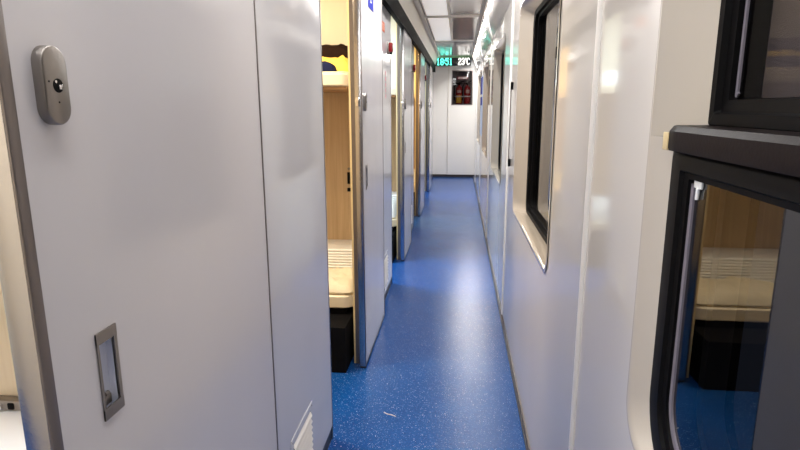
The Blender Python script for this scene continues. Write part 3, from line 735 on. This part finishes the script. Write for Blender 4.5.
def make_lower(cy_, lab):
    yb = cy_+0.985; ya = cy_+0.40
    t = thing('lower_bunk', (-1.45, ya, 0), lab, 'bunk', 'lower bunks seen through the doorways')
    bm = bm_new(); prism_round(bm, -2.44, -0.508, ya, yb, 0.272, 0.338, 0.075); obj('bunk_frame', bm, CREAM, t, 35)
    bm = bm_new(); box(bm, -2.44, -0.53, ya-0.17, yb, 0.002, 0.235); box(bm, -2.44, -0.56, ya+0.02, yb, 0.235, 0.2715); obj('shade_plinth', bm, DARK, t)  # front box pushed out, its black standing in for shade on the floor
    bm = bm_new(); prism_round(bm, -2.43, -0.525, ya+0.016, yb-0.248, 0.3385, 0.352, 0.065, 0.006); obj('mattress', bm, LINEN, t, 35)
    bm = bm_new(); zc = 0.30
    for k in range(9):
        z = 0.353+k*0.0160
        prism_round(bm, -2.43, -0.515, yb-0.245, yb-0.001, z, z+0.0150, 0.013, 0.0065)
    obj('ribbed_backrest', bm, RIB, t, 25)
    return t
def make_upper(cy_, lab):
    yb = cy_+0.978; ya = cy_+0.38
    t = thing('upper_bunk', (-1.45, ya, 1.37), lab, 'bunk', 'upper bunks seen through the doorways')
    bm = bm_new(); prism_round(bm, -2.44, -0.508, ya, yb, 1.378, 1.436, 0.05); obj('bunk_frame', bm, CREAM, t, 35)
    bm = bm_new(); box(bm, -2.43, -0.53, ya+0.02, yb-0.01, 1.362, 1.3775); obj('base_board', bm, TAN, t)
    bm = bm_new(); prism_round(bm, -2.43, -0.525, ya+0.02, yb-0.02, 1.4365, 1.445, 0.04, 0.004); obj('mattress', bm, LINEN, t, 35)
    return t
CN = ['first', 'second', 'third', 'fourth']
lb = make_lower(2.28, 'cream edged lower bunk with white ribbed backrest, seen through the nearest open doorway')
ub = make_upper(2.28, 'cream edged upper bunk with a bag and blanket on it, in the nearest open doorway')
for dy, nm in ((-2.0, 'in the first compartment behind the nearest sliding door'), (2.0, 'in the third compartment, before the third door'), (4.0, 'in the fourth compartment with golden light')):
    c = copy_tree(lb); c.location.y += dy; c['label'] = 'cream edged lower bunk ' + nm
    c = copy_tree(ub); c.location.y += dy; c['label'] = 'cream edged upper bunk ' + nm
# bedding
bm = bm_new(); soft(bm, -1.02, -0.530, 2.69, 3.018, 0.3525, 0.400, 3.1, 0.05, wr=16)
tag(obj('quilt', bm, LINEN, None, 60, origin=(-0.78, 2.9, 0.3525)), 'rumpled cream quilt on the lower bunk in the nearest open doorway', 'quilt')
bm = bm_new(); soft(bm, -0.90, -0.530, 2.775, 3.045, 1.446, 1.512, 5.2, 0.04, p=6.0)
tag(obj('yellow_blanket', bm, YELLOW, None, 60, origin=(-0.7, 2.9, 1.446)), 'folded yellow blanket on the upper bunk in the nearest open doorway', 'blanket')
bm = bm_new(); soft(bm, -0.80, -0.59, 2.685, 2.77, 1.446, 1.492, 9.2, 0.01)
tag(obj('navy_garment', bm, NAVY, None, 60, origin=(-0.69, 2.72, 1.446)), 'dark navy garment in front of the yellow blanket on the upper bunk', 'garment')
t = thing('brown_bag', (-0.75, 3.13, 1.44), 'dark brown bag lying behind the yellow blanket on the upper bunk', 'bag')
bm = bm_new(); soft(bm, -1.10, -0.530, 3.05, 3.25, 1.446, 1.60, 7.7, 0.045, p=9.0); obj('bag_body', bm, BROWNB, t, 60)
bm = bm_new(); tube(bm, [(-0.80+0.02*k, 3.045-0.006*math.sin(k), 1.50+0.035*math.sin(k*0.32)) for k in range(13)], 0.006); obj('bag_strap', bm, TAN, t, 60)
bm = bm_new(); soft(bm, -0.86, -0.535, 4.70, 5.015, 0.3525, 0.50, 2.2, 0.02)
tag(obj('white_pillow', bm, PILLOW, None, 60, origin=(-0.7, 4.94, 0.3525)), 'white pillow on the lower bunk in the third compartment', 'pillow')
bm = bm_new(); soft(bm, -0.86, -0.535, 4.70, 5.18, 1.446, 1.56, 4.2, 0.02)
tag(obj('white_pillow', bm, PILLOW, None, 60, origin=(-0.7, 4.94, 1.446)), 'white pillow on the upper bunk in the third compartment', 'pillow')
# socket plates on the partitions
for y, lab in ((3.264, 'black socket plate on the oak partition of the nearest open compartment'), (5.264, 'black socket plate on the partition of the third compartment')):
    t = thing('socket_plate', (-0.63, y, 0.86), lab, 'socket')
    bm = bm_new(); box(bm, -0.652, -0.636, y-0.006, y, 0.835, 0.905, bev=0.002); obj('slot', bm, BLACK, t, 40)
    bm = bm_new(); box(bm, -0.654, -0.634, y-0.005, y, 0.790, 0.812, bev=0.003); obj('catch', bm, BLACK, t, 40)
    bm = bm_new(); cyl(bm, (-0.642, y-0.005, 0.925), (-0.642, y, 0.925), 0.008, 12); obj('button', bm, STEEL, t, 40)
# rail bracket in the first compartment, left edge of the picture
t = thing('bunk_rail_bracket', (-1.19, 1.25, 0.47), 'steel rail with a round bolt on the partition at the far left edge', 'bracket')
bm = bm_new(); box(bm, -1.60, -1.10, 1.235, 1.2648, 0.499, 0.528, bev=0.004); obj('rail', bm, STEEL, t, 40)
bm = bm_new(); cyl(bm, (-1.190, 1.226, 0.513), (-1.190, 1.236, 0.513), 0.009, 16); obj('bolt', bm, CHROME, t, 40)
bm = bm_new(); box(bm, -1.168, -1.150, 1.232, 1.236, 0.504, 0.522, bev=0.003); obj('slot', bm, BLACK, t, 40)
# scrap of thread on the floor
bm = bm_new(); tube(bm, [(-0.297, 2.168, 0.002), (-0.28, 2.155, 0.0022), (-0.262, 2.150, 0.0025), (-0.243, 2.140, 0.002)], 0.0014, 6)
tag(obj('thread_scrap', bm, PRINT, None, origin=(-0.27, 2.153, 0)), 'tiny white thread lying on the blue floor in front of the bunk doorway', 'scrap')
